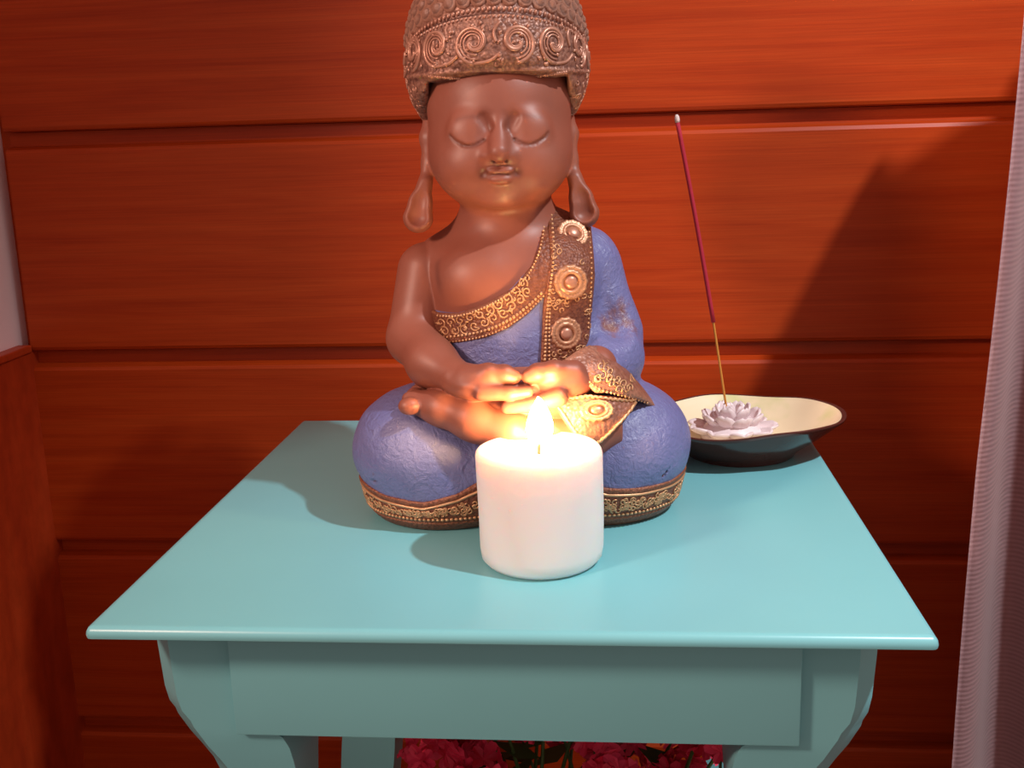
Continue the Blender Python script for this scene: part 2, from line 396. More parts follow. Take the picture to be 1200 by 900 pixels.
def nets(g, F, name):
    F = np.ascontiguousarray(np.broadcast_to(F, g.n)).astype(np.float32).copy()
    for sl in ((0,), (-1,)):
        F[sl[0], :, :] = np.maximum(F[sl[0], :, :], 1e-4); F[:, sl[0], :] = np.maximum(F[:, sl[0], :], 1e-4); F[:, :, sl[0]] = np.maximum(F[:, :, sl[0]], 1e-4)
    S = F < 0
    cnt = np.zeros([n-1 for n in g.n], np.int8)
    for i in (0, 1):
        for j in (0, 1):
            for k in (0, 1): cnt += S[i:g.n[0]-1+i, j:g.n[1]-1+j, k:g.n[2]-1+k]
    act = (cnt > 0) & (cnt < 8); I = np.argwhere(act); idx = -np.ones(cnt.shape, np.int32); idx[act] = np.arange(len(I))
    acc = np.zeros((len(I), 3)); num = np.zeros(len(I))
    cor = [(i, j, k) for i in (0, 1) for j in (0, 1) for k in (0, 1)]
    for a in cor:
        for ax in range(3):
            if a[ax]: continue
            b = list(a); b[ax] = 1
            fa = F[I[:, 0]+a[0], I[:, 1]+a[1], I[:, 2]+a[2]]; fb = F[I[:, 0]+b[0], I[:, 1]+b[1], I[:, 2]+b[2]]
            m = (fa < 0) != (fb < 0); t = np.where(m, fa/np.where(m, fa-fb, 1), 0)
            P = np.array(a, float)[None, :].repeat(len(I), 0); P[:, ax] += t
            acc[m] += P[m]; num[m] += 1
    V = (I+acc/num[:, None])*g.h+g.lo
    Q = []
    for ax in range(3):
        o1, o2 = [(1, 2), (2, 0), (0, 1)][ax]
        sl0 = [slice(None)]*3; sl1 = [slice(None)]*3; sl0[ax] = slice(0, -1); sl1[ax] = slice(1, None)
        A = S[tuple(sl0)]; B = S[tuple(sl1)]; E = np.argwhere(A != B)
        ok = (E[:, o1] > 0) & (E[:, o2] > 0) & (E[:, o1] < g.n[o1]-1) & (E[:, o2] < g.n[o2]-1); E = E[ok]
        fl = A[E[:, 0], E[:, 1], E[:, 2]]
        def at(d1, d2):
            e = E.copy(); e[:, o1] -= d1; e[:, o2] -= d2; return idx[e[:, 0], e[:, 1], e[:, 2]]
        q = np.stack([at(1, 1), at(0, 1), at(0, 0), at(1, 0)], 1); q[~fl] = q[~fl][:, ::-1]; Q.append(q)
    Q = np.concatenate(Q)
    me = bpy.data.meshes.new(name); me.vertices.add(len(V)); me.vertices.foreach_set('co', V.astype(np.float32).ravel())
    me.loops.add(len(Q)*4); me.loops.foreach_set('vertex_index', Q.astype(np.int32).ravel())
    me.polygons.add(len(Q)); me.polygons.foreach_set('loop_start', np.arange(len(Q), dtype=np.int32)*4)
    me.update(calc_edges=True); me.validate()
    return me
def bvh_of(me):
    n = len(me.vertices); co = np.empty(n*3, np.float32); me.vertices.foreach_get('co', co)
    q = np.empty(len(me.polygons)*4, np.int32); me.loops.foreach_get('vertex_index', q)
    return BVHTree.FromPolygons(co.reshape(-1, 3).tolist(), q.reshape(-1, 4).tolist())

# ------------------------------------------------------------------ statue
statue = thing('meditating_monk_statue', 'seated child monk statue with closed eyes, bronze skin, blue robe and gold trim', 'statue', (-.003, .205, 0), math.radians(5))
HX = -.0078

def torso(g, grow=0.0):
    t = g.ell((-.001, .000, .140), (.054, .043, .043))
    t = smin(t, g.ell((-.001, -.006, .100), (.053, .045, .045)), .022)
    t = smin(t, g.ell((-.023, -.022, .150), (.024, .019, .020)), .016)
    t = smin(t, g.ell((.022, -.022, .150), (.024, .019, .020)), .016)
    t = smin(t, g.cap((-.018, .006, .176), (-.044, .005, .157), .015, .0195), .014)
    t = smin(t, g.cap((.010, .006, .178), (.042, .005, .157), .015, .0195), .014)
    return t-grow

CREASE_DARK = []      # (point, radius, strength) of dark antiquing and crease shade painted into the skin colour
def build_skin():
    g = Grid((-.092, -.100, .045), (.060, .056, .320), .00088)
    t = torso(g)
    neck = g.cap((-.0065, -.002, .205), (-.004, .002, .172), .027, .031)
    t = smin(t, neck, .012)
    head = g.ell((HX, -.006, .240), (.0425, .047, .050))
    head = smin(head, g.ell((HX, -.015, .2205), (.0390, .0375, .0265)), .018)
    for s in (-1, 1):
        head = smin(head, g.ell((HX+s*.0195, -.0385, .2170), (.0130, .0120, .0130)), .016)   # cheek
    head = smin(head, g.ell((HX, -.0430, .2010), (.0100, .0075, .0065)), .010)                # chin
    head = smin(head, g.ell((HX, -.0470, .2125), (.012, .0065, .0085)), .008)                 # mouth mound
    head = smin(head, g.ell((HX, -.006, .260), (.0435, .0420, .032)), .010)
    def fy(F, x, z):                                                                          # front surface of the field
        i = int(round((x-g.lo[0])/g.h)); k = int(round((z-g.lo[2])/g.h)); c = F[i, :, k]; j = int(np.argmax(c < 0))
        return float(g.lo[1]+g.h*(j-c[j]/(c[j]-c[j-1]+1e-9)))
    for s in (-1, 1):
        y = fy(head, HX+s*.0100, .2400)
        head = smax(head, -g.ell((HX+s*.0090, y-.0020, .2400), (.0050, .0042, .0060)), .008)
        y = fy(head, HX+s*.0175, .2380)
        head = smin(head, g.ell((HX+s*.0176, y+.0056, .2390), (.0110, .0065, .0092)), .0075)  # eyelid
    nose = g.cap((HX, -.0490, .2420), (HX-.0004, -.0592, .2262), .0031, .0060)
    for s in (-1, 1): nose = smin(nose, g.ell((HX-.0004+s*.0062, -.0552, .2240), (.0036, .0044, .0032)), .003)
    head = smin(head, nose, .0050)
    for s in (-1, 1): head = smax(head, -g.sph((HX+s*.0034, -.0590, .2212), .0013), .0008)
    yl = fy(head, HX, .2140)
    lipu = smin(g.ell((HX-.0032, yl+.0006, .2156), (.0050, .0032, .0022)), g.ell((HX+.0032, yl+.0006, .2156), (.0050, .0032, .0022)), .0015)
    lipl = g.ell((HX, yl+.0008, .2108), (.0068, .0036, .0030))
    head = smin(head, lipu, .0014); head = smin(head, lipl, .0014)
    F0 = head.copy()
    def crease(pts, r, k=.0010, sink=.0003, crease_dark=.0012, amt=.9):
        nonlocal head
        q = [((x, fy(F0, x, z)-sink, z), r) for x, z in pts]
        for (a, _), (b, _) in zip(q, q[1:]):
            for u in (0, .25, .5, .75, 1): CREASE_DARK.append((tuple(a[i]+(b[i]-a[i])*u for i in range(3)), crease_dark, amt))
        head = smax(head, -g.chain(q, .0004), k)
    for s in (-1, 1):
        crease([(HX+s*(.0088+.0200*u), .2350-.0056*math.sin(PI*min(1, .08+.92*u))**.8+.0012*u) for u in np.linspace(0, 1, 9)], .0011, .0002)
        crease([(HX+s*(.0060+.0035*u), .2400+.0055*u) for u in np.linspace(0, 1, 4)], .0022, .0030, .0014, crease_dark=.0026, amt=.55)
        crease([(HX+s*.0094, .2148), (HX+s*.0102, .2138)], .0017, .0012, crease_dark=.0030, amt=.75)
    crease([(HX+x, .2136+.00008*abs(x)*1000/8) for x in np.linspace(-.0090, .0090, 7)], .0006, .0010, crease_dark=.0009, amt=.8)
    crease([(HX, .2200), (HX, .2178)], .0007, .0018, crease_dark=.0014, amt=.25)
    for s in (-1, 1): CREASE_DARK.append(((HX+s*.0036, -.0585, .2208), .0018, .8)); CREASE_DARK.append(((HX+s*.0104, -.0520, .2240), .0026, .5))
    for s in (-1, 1):
        for i in range(14): CREASE_DARK.append(((HX+s*(.008+.0012*i), fy(F0, HX+s*(.008+.0012*i), .2460), .2448+.0016*math.sin(i/13*PI)), .0016, .28))
    for i in range(24): CREASE_DARK.append(((-.0475-.002*math.sin(i/7), -.022-.012*math.sin(i*PI/24), .158-.040*i/24), .0035, .45))
    t = smin(t, head, .004)
    # ears with long hollow lobes
    for s, dx in ((-1, 0), (1, -.0015)):
        cx = HX+s*.0425+dx
        e = g.chain([((cx, .004, .250), .0045), ((cx+s*.0022, .000, .235), .0048), ((cx+s*.0020, -.004, .220), .0042), ((cx+s*.0050, -.009, .206), .0040)], .004)
        rot = Matrix.Rotation(math.radians(-s*22), 3, 'Y')
        e = smin(e, g.chain([((cx+s*.0045, -.010, .208), .0042), ((cx+s*.0078, -.0120, .1960), .0070), ((cx+s*.0096, -.0130, .1872), .0094)], .003), .003)
        e = smax(e, np.abs(g.Y+.0115+(g.Z-.195)*-.15)-.0055, .002) if False else e
        e = smax(e, -g.chain([((cx+s*.0035, -.0160, .2120), .0014), ((cx+s*.0074, -.0205, .1990), .0054), ((cx+s*.0090, -.0228, .1892), .0074)], .003), .0018)
        t = smin(t, e, .0025)
    # bare arm
    up_ = g.cap((-.0575, .002, .152), (-.0655, -.012, .112), .0185, .0175)
    fo = g.chain([((-.0655, -.014, .1115), .0172), ((-.0530, -.045, .1020), .0138), ((-.0350, -.067, .0965), .0098)], .010)
    arm = smin(up_, fo, .005)
    t = smin(t, arm, .0015)
    t = smin(t, g.ell((.045, -.05, .098), (.014, .016, .012)), .006)
    # hand on the left: palm up
    palm = g.ell((-.0230, -.0700, .0940), (.0175, .0150, .0085))
    h = smin(palm, g.cap((-.038, -.064, .0970), (-.026, -.070, .0945), .0100, .0088), .008)
    h = smin(h, g.chain([((-.031, -.072, .0985), .0064), ((-.018, -.0765, .1012), .0058), ((-.0085, -.0775, .1008), .0052), ((-.0040, -.0775, .0992), .0048)], .003), .0035)
    for i in range(4):
        y = -.0845+.0070*i; ln = (.0045, .0085, .0075, .003)[i]
        h = smin(h, g.chain([((-.022, y+.002, .0915), .0052), ((-.006, y, .0908-.0003*i), .0040), ((ln, y+.0005, .0915), .0034)], .002), .0016)
    h2 = smin(g.ell((.0240, -.0690, .0930), (.0180, .0150, .0090)), g.cap((.046, -.052, .098), (.032, -.066, .0960), .013, .0105), .008)
    h2 = smin(h2, g.chain([((.031, -.073, .1000), .0064), ((.020, -.0775, .1022), .0056), ((.0105, -.0780, .1012), .0052), ((.0056, -.0778, .0992), .0048)], .003), .0035)
    for i in range(4):
        y = -.0870+.0070*i
        h2 = smin(h2, g.chain([((.022, y+.002, .0880), .0056), ((.007, y, .0842), .0042), ((-.008, y+.001, .0828), .0036)], .002), .0016)
    t = smin(t, g.ell((.004, -.054, .080), (.046, .024, .018)), .006)
    t = np.minimum(t, smin(h, h2, .0008))
    # foot with toes resting on the thigh
    ft = g.chain([((-.062, -.055, .0800), .0078), ((-.047, -.0615, .0775), .0098), ((-.028, -.069, .0725), .0122), ((-.006, -.074, .0640), .0130), ((.012, -.071, .058), .0140), ((.036, -.066, .0595), .0135), ((.062, -.058, .0640), .0120)], .008)
    ft = smin(ft, g.ell((-.0660, -.0640, .0800), (.0068, .0056, .0054)), .0014)
    for i in range(4):
        ft = smin(ft, g.ell((-.0655+.0018*i, -.0555+.0072*i, .0825+.0005*i), (.0058, .0040, .0046)), .001)
    t = np.minimum(t, ft)
    return nets(g, t, 'body')
def legs(g):
    t = None
    for s in (-1, 1):
        k = g.ell((s*.0615, -.022, .0430), (.0462, .0500, .0400))
        k = smin(k, g.ell((s*.050, -.018, .014), (.0500, .0490, .0240)), .010)
        t = k if t is None else smin(t, k, .012)
    t = smin(t, g.cap((-.05, -.040, .032), (.05, -.040, .032), .029, .029), .012)
    t = smin(t, g.ell((0, .018, .045), (.072, .042, .065)), .02)
    return t
def zhi(x):
    return np.interp(x, [-.12, -.098, -.085, -.06, -.04, -.02, 0, .03, .05, .07, .09, .105, .12], [.027, .027, .0235, .0215, .0265, .037, .043, .036, .028, .0265, .0265, .028, .028]).astype(np.float32)
def build_robe():
    g = Grid((-.114, -.080, -.003), (.114, .068, .190), .00110)
    lg = legs(g)
    lg = smax(lg, g.ell((-.030, -.080, .081), (.045, .030, .0105), Matrix.Rotation(math.radians(17), 3, 'Y'))*-1, .004)   # hollow under the foot
    for a, b, r in (((.088, -.060, .036), (.082, -.064, .026), .0012), ((-.094, -.055, .030), (-.085, -.060, .034), .001), ((.060, -.073, .052), (.075, -.066, .070), .0016)):
        lg = smax(lg, -g.cap(a, b, r, r*.6), .001)
    t = torso(g, .0016)
    # skin stays bare above the sash on the left
    bare = g.poly([(-.10, .30), (.013, .30), (.017, .180), (.010, .160), (-.003, .146), (-.020, .137), (-.036, .131), (-.050, .1305), (-.070, .128), (-.10, .12)])
    bare = np.maximum(bare, g.Y-.034)
    t = smax(t, -bare, .0012)
    top = np.maximum(g.Z-.176, 0)+0
    arm = smin(g.cap((.0475, .002, .152), (.0565, -.002, .110), .0195, .0215), g.chain([((.0565, -.003, .110), .0215), ((.0565, -.022, .098), .0195), ((.050, -.045, .094), .0145)], .01), .008)
    arm = smin(arm, g.ell((.0590, -.006, .090), (.0170, .022, .024)), .010)
    arm = smax(arm, -g.ell((.0610, -.0330, .1220), (.0085, .0110, .0100)), .010)
    arm = smax(arm, -g.ell((.0520, -.0300, .1420), (.0040, .0090, .0120)), .008)
    t = smin(t, arm, .006)
    t = smin(t, lg, .006)
    t = smax(t, -(g.Z-0), .0015)
    # remove where the hem band takes over
    zh = zhi(g.X[:, 0, 0])[:, None, None]
    t = smax(t, zh-.0015-g.Z, .001)
    # leathery paint relief
    rs = np.random.RandomState(3)
    d = np.zeros((1, 1, 1), np.float32)
    for i in range(7):
        k = rs.normal(0, 1, 3); k = k/np.linalg.norm(k)*rs.uniform(180, 420)
        d = d+np.sin(g.X*k[0]+g.Y*k[1]+g.Z*k[2]+rs.uniform(0, 6))
    t = t+d*.00007
    me = nets(g, t, 'robe')
    # hem band and base
    h = legs(g)-.0012
    h = smax(h, g.Z-zh, .0015); h = smax(h, .0003-g.Z, .001)
    groove = np.abs(g.Z-(zh-.0055))-.0010                        # line under the rolled top edge
    h = h+np.clip(1-np.abs(g.Z-(zh-.0045))/.0012, 0, 1)*.0007 + np.clip(1-np.abs(g.Z-.0095)/.0012, 0, 1)*.0006
    mh = nets(g, h, 'hem_band')
    return me, mh
def region_shell(name, P, grow, h=.0009, ymax=0.0, lo=(-.075, -.075, .075), hi=(.075, .02, .195), extra=None):
    g = Grid(lo, hi, h)
    t = torso(g, grow); 
    t = smax(t, g.poly(P), .0016); t = np.maximum(t, -(torso(g, -.002))); t = smax(t, g.Y-ymax, .001)
    return nets(g, t, name)

me_body = build_skin()
_n = len(me_body.vertices); _co = np.empty(_n*3, np.float32); me_body.vertices.foreach_get('co', _co); _co = _co.reshape(-1, 3)
_w = np.zeros(_n, np.float32)
for p_, r_, a_ in CREASE_DARK: _w = np.maximum(_w, a_*np.exp(-((_co-np.array(p_, np.float32))**2).sum(1)/(r_*r_)))
me_body.attributes.new('crease_dark', 'FLOAT', 'POINT').data.foreach_set('value', _w)
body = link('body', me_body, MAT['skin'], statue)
me_robe, me_hem = build_robe()
link('robe', me_robe, MAT['blue'], statue); hem = link('hem_band', me_hem, MAT['trim'], statue)
UP = [(-.060, .1325), (-.050, .1300), (-.036, .1310), (-.020, .1370), (-.003, .1460), (.010, .160), (.0165, .178), (.018, .192)]
LOW = [(-.060, .1120), (-.048, .1110), (-.035, .1135), (-.020, .1170), (-.006, .1230), (.006, .1310), (.016, .1405)]
me_sash = region_shell('sash', UP+[(.030, .192), (.030, .150)]+LOW[::-1], .0030)
sash = link('sash', me_sash, MAT['trim'], statue)
PANEL = [(.0195, .192), (.0205, .165), (.0150, .135), (.0125, .098), (.040, .096), (.0440, .115), (.0475, .150), (.0475, .186), (.036, .194)]
me_panel = region_shell('shoulder_panel', PANEL, .0042)
panel = link('shoulder_panel', me_panel, MAT['trim'], statue)
body['label'] = 'glossy brown body with face, bare arm, folded hands and foot'

bv_body, bv_robe, bv_hem, bv_sash, bv_panel = map(bvh_of, (me_body, me_robe, me_hem, me_sash, me_panel))
def hit(bvs, o, d):
    best = None
    for b in bvs:
        p, n, i, dist = b.ray_cast(Vector(o), Vector(d))
        if p is not None and (best is None or dist < best[2]): best = (p, n, dist)
    return best
def front(bvs, x, z, off=0.0):
    r = hit(bvs, (x, -.3, z), (0, 1, 0))
    if r is None: return None
    n = r[1] if r[1].y < 0 else -r[1]
    return r[0]+n*off, n
def front_tube(bm, bvs, pts, rad, off=0.0, sides=5):
    q = [front(bvs, x, z, off) for x, z in pts]; q = [a[0] for a in q if a is not None]
    if len(q) > 1: add_tube(bm, q, rad, sides)
def resample(P, step):
    out = [P[0]]; acc = 0
    for a, b in zip(P, P[1:]):
        L = math.hypot(b[0]-a[0], b[1]-a[1]); d = step-acc
        while d <= L: out.append((a[0]+(b[0]-a[0])*d/L, a[1]+(b[1]-a[1])*d/L)); d += step
        acc = L-(d-step)
    return out
def smooth_poly(P, it=2):
    for _ in range(it):
        Q = [P[0]]
        for a, b in zip(P, P[1:]): Q += [(a[0]*.75+b[0]*.25, a[1]*.75+b[1]*.25), (a[0]*.25+b[0]*.75, a[1]*.25+b[1]*.75)]
        P = Q+[P[-1]]
    return P
def spiral(cx, cz, r, a0, turns, cw=1, n=16, rmin=.15):
    return [(cx+r*(1-(1-rmin)*i/n)*math.cos(a0+cw*2*PI*turns*i/n), cz+r*(1-(1-rmin)*i/n)*math.sin(a0+cw*2*PI*turns*i/n)) for i in range(n+1)]
def stuff(o): o['kind'] = 'stuff'; return o

# sash: rope edges, filigree
def beadline(bm, bvs, P, step, r, off):
    for x, z in resample(smooth_poly(P), step):
        q = front(bvs, x, z, off)
        if q: add_bead(bm, q[0], r*random.uniform(.85, 1.12), 6, 4)
SB = [bv_sash, bv_body, bv_robe]
bm = bmesh.new(); beadline(bm, [bv_sash], [(x+.0008, z-.0016) for x, z in UP[1:]], .0019, .00085, .0002)
stuff(bobj('bead_edging', bm, MAT['gold'], sash, True))
bm = bmesh.new(); beadline(bm, [bv_sash], [(x, z+.0042) for x, z in LOW[1:]], .0024, .00105, .0002)
beadline(bm, [bv_sash], [(x, z+.0012) for x, z in LOW[1:]], .0021, .0007, .0002)
stuff(bobj('bead_edging', bm, MAT['gold'], sash, True))
mid = [(-.046, .1215), (-.036, .1235), (-.024, .1275), (-.012, .1330), (-.001, .1405), (.008, .1500)]
fil = bmesh.new(); c = 0
for (x, z) in resample(mid, .0064):
    for dx, dz in ((-.0012, .0028), (.0012, -.0022)):
        c += 1; a0 = random.uniform(0, 6.28)
        front_tube(fil, [bv_sash], spiral(x+dx, z+dz, .0031, a0, 1.2, 1 if c % 2 else -1), .00048, .0003)
    for _ in range(3):
        a = random.uniform(0, 6.28); px, pz = x+random.uniform(-.003, .003), z+random.uniform(-.0045, .0045)
        front_tube(fil, [bv_sash], [(px, pz), (px+.0015*math.cos(a), pz+.0015*math.sin(a)), (px+.003*math.cos(a+.5), pz+.003*math.sin(a+.5))], [.0003, .0007, .0002], .0003)
stuff(bobj('filigree', fil, MAT['gold'], sash, True))
# panel: bead lines, small scrolls, medallions
bm = bmesh.new()
beadline(bm, [bv_panel], [(.0225, .186), (.0228, .165), (.0175, .135), (.0150, .100)], .0023, .0010, .0002)
beadline(bm, [bv_panel], [(.0195, .138), (.0185, .125), (.0180, .100)], .0023, .0008, .0002)
beadline(bm, [bv_panel], [(.0455, .178), (.0452, .150), (.0425, .118)], .0028, .0008, .0002)
stuff(bobj('bead_edging', bm, MAT['gold'], panel, True))
bm = bmesh.new()
for _ in range(80):
    x, z = random.uniform(.021, .044), random.uniform(.102, .170)
    if min(math.hypot(x-.0350, z-.1764), math.hypot(x-.0320, z-.1489), math.hypot(x-.0285, z-.1180)) < .0108: continue
    front_tube(bm, [bv_panel], spiral(x, z, .0019, random.uniform(0, 6.28), .8, random.choice((1, -1)), 8, .3), .0004, .0002, 4)
stuff(bobj('filigree', bm, MAT['gold'], panel, True))
def medallion(x, z, r, squash=1.0, bvs=None, parent=None, mat='medal', tilt=None, pos=None):
    p, n = pos if pos else front(bvs, x, z)
    n = (n+Vector((0, -.6, 0))).normalized()
    rot = n.to_track_quat('Z', 'Y').to_matrix()
    def mod(a, rr, zz):
        k = 1+.030*math.cos(14*a)*(rr > r*.62)
        return (rr*k*math.cos(a), rr*k*math.sin(a)*squash, zz+(.0003*math.cos(28*a) if rr > r*.7 else 0))
    bm = bmesh.new()
    add_lathe(bm, [(r*.98, -.0030), (r, .0002), (r*.93, .0015), (r*.82, .0018), (r*.72, .0009), (r*.66, .0016), (r*.56, .0020), (r*.47, .0012), (r*.44, .0004), (0, .0004)], 72, mod)
    bm.transform(Matrix.Translation(p) @ rot.to_4x4())
    o = bobj('medallion', bm, MAT[mat], parent or statue, True)
    bm = bmesh.new(); add_lathe(bm, [(r*.36, .0002), (r*.36, .0016), (r*.30, .0024), (r*.15, .0028), (0, .0029)], 24, lambda a, rr, zz: (rr*math.cos(a), rr*math.sin(a)*squash, zz))
    bm.transform(Matrix.Translation(p) @ rot.to_4x4())
    bobj('stud', bm, MAT['copper'], o, True)
    return o
medallion(.0350, .1755, .0100, 1, [bv_panel]); medallion(.0320, .1489, .0105, 1, [bv_panel]); medallion(.0285, .1180, .0100, 1, [bv_panel])

# cuff: ornamented flap hanging from the sleeve
def flap(name, rows, thick, mat, bumps=None):
    # rows: list of polylines (same length) across the flap, 3-D points
    bm = bmesh.new(); g = [[bm.verts.new(p) for p in r] for r in rows]
    for a, b in zip(g, g[1:]):
        for j in range(len(a)-1): bm.faces.new((a[j], a[j+1], b[j+1], b[j]))
    bmesh.ops.recalc_face_normals(bm, faces=bm.faces[:])
    bmesh.ops.subdivide_edges(bm, edges=bm.edges[:], cuts=3, use_grid_fill=True, smooth=.6)
    bmesh.ops.solidify(bm, geom=bm.faces[:], thickness=thick)
    me = bpy.data.meshes.new(name); bmesh.ops.triangulate(bm, faces=bm.faces[:]); 
    bmesh.ops.recalc_face_normals(bm, faces=bm.faces[:]); bm.to_mesh(me)
    bv = BVHTree.FromBMesh(bm); bm.free()
    return link(name, me, MAT[mat], statue), bv
cuff, bv_cuff = flap('cuff', [
    [(.0270, -.0720, .1075), (.0340, -.0760, .0985), (.0440, -.0770, .0880)],
    [(.0330, -.0665, .1105), (.0440, -.0735, .1010), (.0550, -.0745, .0870)],
    [(.0420, -.0575, .1125), (.0560, -.0660, .1000), (.0660, -.0680, .0825)],
    [(.0530, -.0480, .1070), (.0670, -.0540, .0920), (.0760, -.0570, .0780)],
    [(.0690, -.0360, .0890), (.0770, -.0420, .0800), (.0840, -.0450, .0700)]], .0030, 'cuff')
bm = bmesh.new()
for _ in range(16):
    u = random.random(); x = .045+.022*u+random.uniform(-.004, .004); z = .1020-.014*u+random.uniform(-.005, .005)
    front_tube(bm, [bv_cuff], spiral(x, z, .0026, random.uniform(0, 6), 1.0, random.choice((1, -1)), 10, .25), .00055, .0003)
stuff(bobj('filigree', bm, MAT['gold'], cuff, True))
bm = bmesh.new(); beadline(bm, [bv_cuff], [(.037, .0975), (.046, .0895), (.0560, .0865), (.067, .0815), (.078, .0745)], .0024, .0008, .0003)
stuff(bobj('bead_edging', bm, MAT['gold'], cuff, True))

# pointed cloth corner lying over the shin
tri, bv_tri = flap('cloth_corner', [
    [(.0170, -.0760, .0870), (.0330, -.0780, .0870), (.0520, -.0730, .0850), (.0700, -.0620, .0800)],
    [(.0230, -.0815, .0760), (.0360, -.0840, .0755), (.0500, -.0800, .0755), (.0640, -.0710, .0740)],
    [(.0310, -.0845, .0640), (.0390, -.0860, .0630), (.0460, -.0845, .0650), (.0540, -.0800, .0670)],
    [(.0368, -.0850, .0560), (.0382, -.0855, .0555), (.0400, -.0850, .0560), (.0420, -.0845, .0570)]], .0035, 'cuff')
bm = bmesh.new()
for P in ([(.0195, .0845), (.0300, .0690), (.0375, .0570)], [(.0690, .0785), (.0560, .0685), (.0400, .0570)], [(.0195, .0855), (.0400, .0862), (.0680, .0795)]):
    P = resample(P, .0008); front_tube(bm, [bv_tri], [(x, z+.0004*math.sin(i*1.7)) for i, (x, z) in enumerate(P)], .0011, .0004)
stuff(bobj('braid_edging', bm, MAT['gold'], tri, True))
q = front([bv_tri], .0440, .0785)
if q: medallion(0, 0, .0105, .62, None, None, 'gold', pos=(q[0], (q[1]+Vector((0, -.1, .5))).normalized()))
# hem ornament: radial projection towards each knee axis
def radial(bv, cx, cy, a, z, off=0.0):
    o = Vector((cx+.2*math.cos(a), cy+.2*math.sin(a), z)); r = bv.ray_cast(o, Vector((cx, cy, z))-o)
    if r[0] is None: return None
    return r[0]+(o-r[0]).normalized()*off
bmr = bmesh.new(); bmf = bmesh.new(); bmg = bmesh.new()
def hemcenter(a): return (-.050 if math.cos(a) < 0 else .050), -.018
for s in (-1, 1):
    cx, cy = s*.050, -.018
    angs = np.linspace(-PI/2-.9 if s > 0 else -PI/2+.9, .9 if s > 0 else -PI-.9, 120)
    zz = lambda a: float(zhi(np.array([cx+.05*math.cos(a)]))[0])
    for top, rad in ((.0045, .0009), ):
        pts = [radial(bv_hem, cx, cy, a, zz(a)-top, .0002) for a in angs]
        run = []
        for p in pts+[None]:
            if p is None:
                if len(run) > 1: add_tube(bmr, run, rad, 5)
                run = []
            else: run.append(p)
    for a in np.linspace(angs[0], angs[-1], 62):
        p = radial(bv_hem, cx, cy, a, .0095, .0002)
        if p is not None: add_bead(bmr, p, .0013, 6, 4, (1, 1, .8))
    for i in range(190):
        a = random.uniform(min(angs), max(angs)); z0 = random.uniform(.0125, zz(a)-.0075)
        sp = spiral(0, 0, .0021, random.uniform(0, 6.28), .9, random.choice((1, -1)), 9, .3)
        P = [radial(bv_hem, cx, cy, a+u/.05, z0+v, .0003) for u, v in sp]; P = [p for p in P if p is not None]
        if len(P) > 2: add_tube(bmf, P, .0005, 4)
stuff(bobj('braid_edging', bmr, MAT['gold'], hem, True)); stuff(bobj('filigree', bmf, MAT['gold'], hem, True))
bmg.free()
g = Grid((-.114, -.080, -.002), (.114, .068, .0120), .0011)
b_ = legs(g)-.0016; b_ = smax(b_, g.Z-.0078, .0012); b_ = smax(b_, .0002-g.Z, .0008)
link('base', nets(g, b_, 'base'), MAT['trim'], statue)

# ---- hair cap
HC = Vector((-.0085, .004, .262)); TILT = .36
def hair():
    g = Grid((-.074, -.066, .195), (.058, .074, .385), .0011)
    skull = g.ell((HC.x, HC.y, HC.z+.004), (.0535, .0575, .060))
    skull = smin(skull, g.ell((HC.x, HC.y+.002, .292), (.0515, .0555, .052)), .012)
    cap_ = smin(skull, g.ell((HC.x, .012, .345), (.026, .026, .028)), .008)
    face = g.poly([(HX-.0425, .18), (HX-.0425, .2690), (HX-.020, .2665), (HX, .2655), (HX+.020, .2672), (HX+.0425, .2705), (HX+.0425, .18)])
    face = np.maximum(face, g.Y-.004)
    t = smax(cap_, -face, .0025)
    t = smax(t, (.2440-g.Z)-(g.Y-.004)*.55, .006)
    t = smax(t, -(g.Z-.262)*.52+np.abs(g.X-HC.x)-.0535, .004)
    zt = .3045+TILT*(-g.Y-.054)                         # tilted upper edge of the band
    band = np.clip((zt-g.Z)/.0015, 0, 1)
    t = t-.0018*band
    t = t+.0012*np.clip(1-np.abs(g.Z-(zt-.0005))/.0016, 0, 1)
    low = np.where((g.Y < -.012), .2725, .2725)
    t = t-.0014*np.clip(1-np.abs(g.Z-.2710)/.0022, 0, 1)*np.clip((-.005-g.Y)/.01, 0, 1)
    return nets(g, t, 'hair_cap')
me_hair = hair(); haircap = link('hair_cap', me_hair, MAT['hair'], statue); bv_hair = bvh_of(me_hair)
def headp(a, z, off=0.0):      # a = 0 faces front
    c = Vector((HC.x, HC.y, z)); d = Vector((math.sin(a), -math.cos(a), 0)); o = c+d*.2
    r = bv_hair.ray_cast(o, -d)
    if r[0] is None: return None
    return r[0]+d*off, d
def head_tube(bm, pts, rad, off=0.0, sides=5):
    q = [headp(a, z, off) for a, z in pts]; q = [p[0] for p in q if p]
    if len(q) > 1: add_tube(bm, q, rad, sides)
RH = .0575
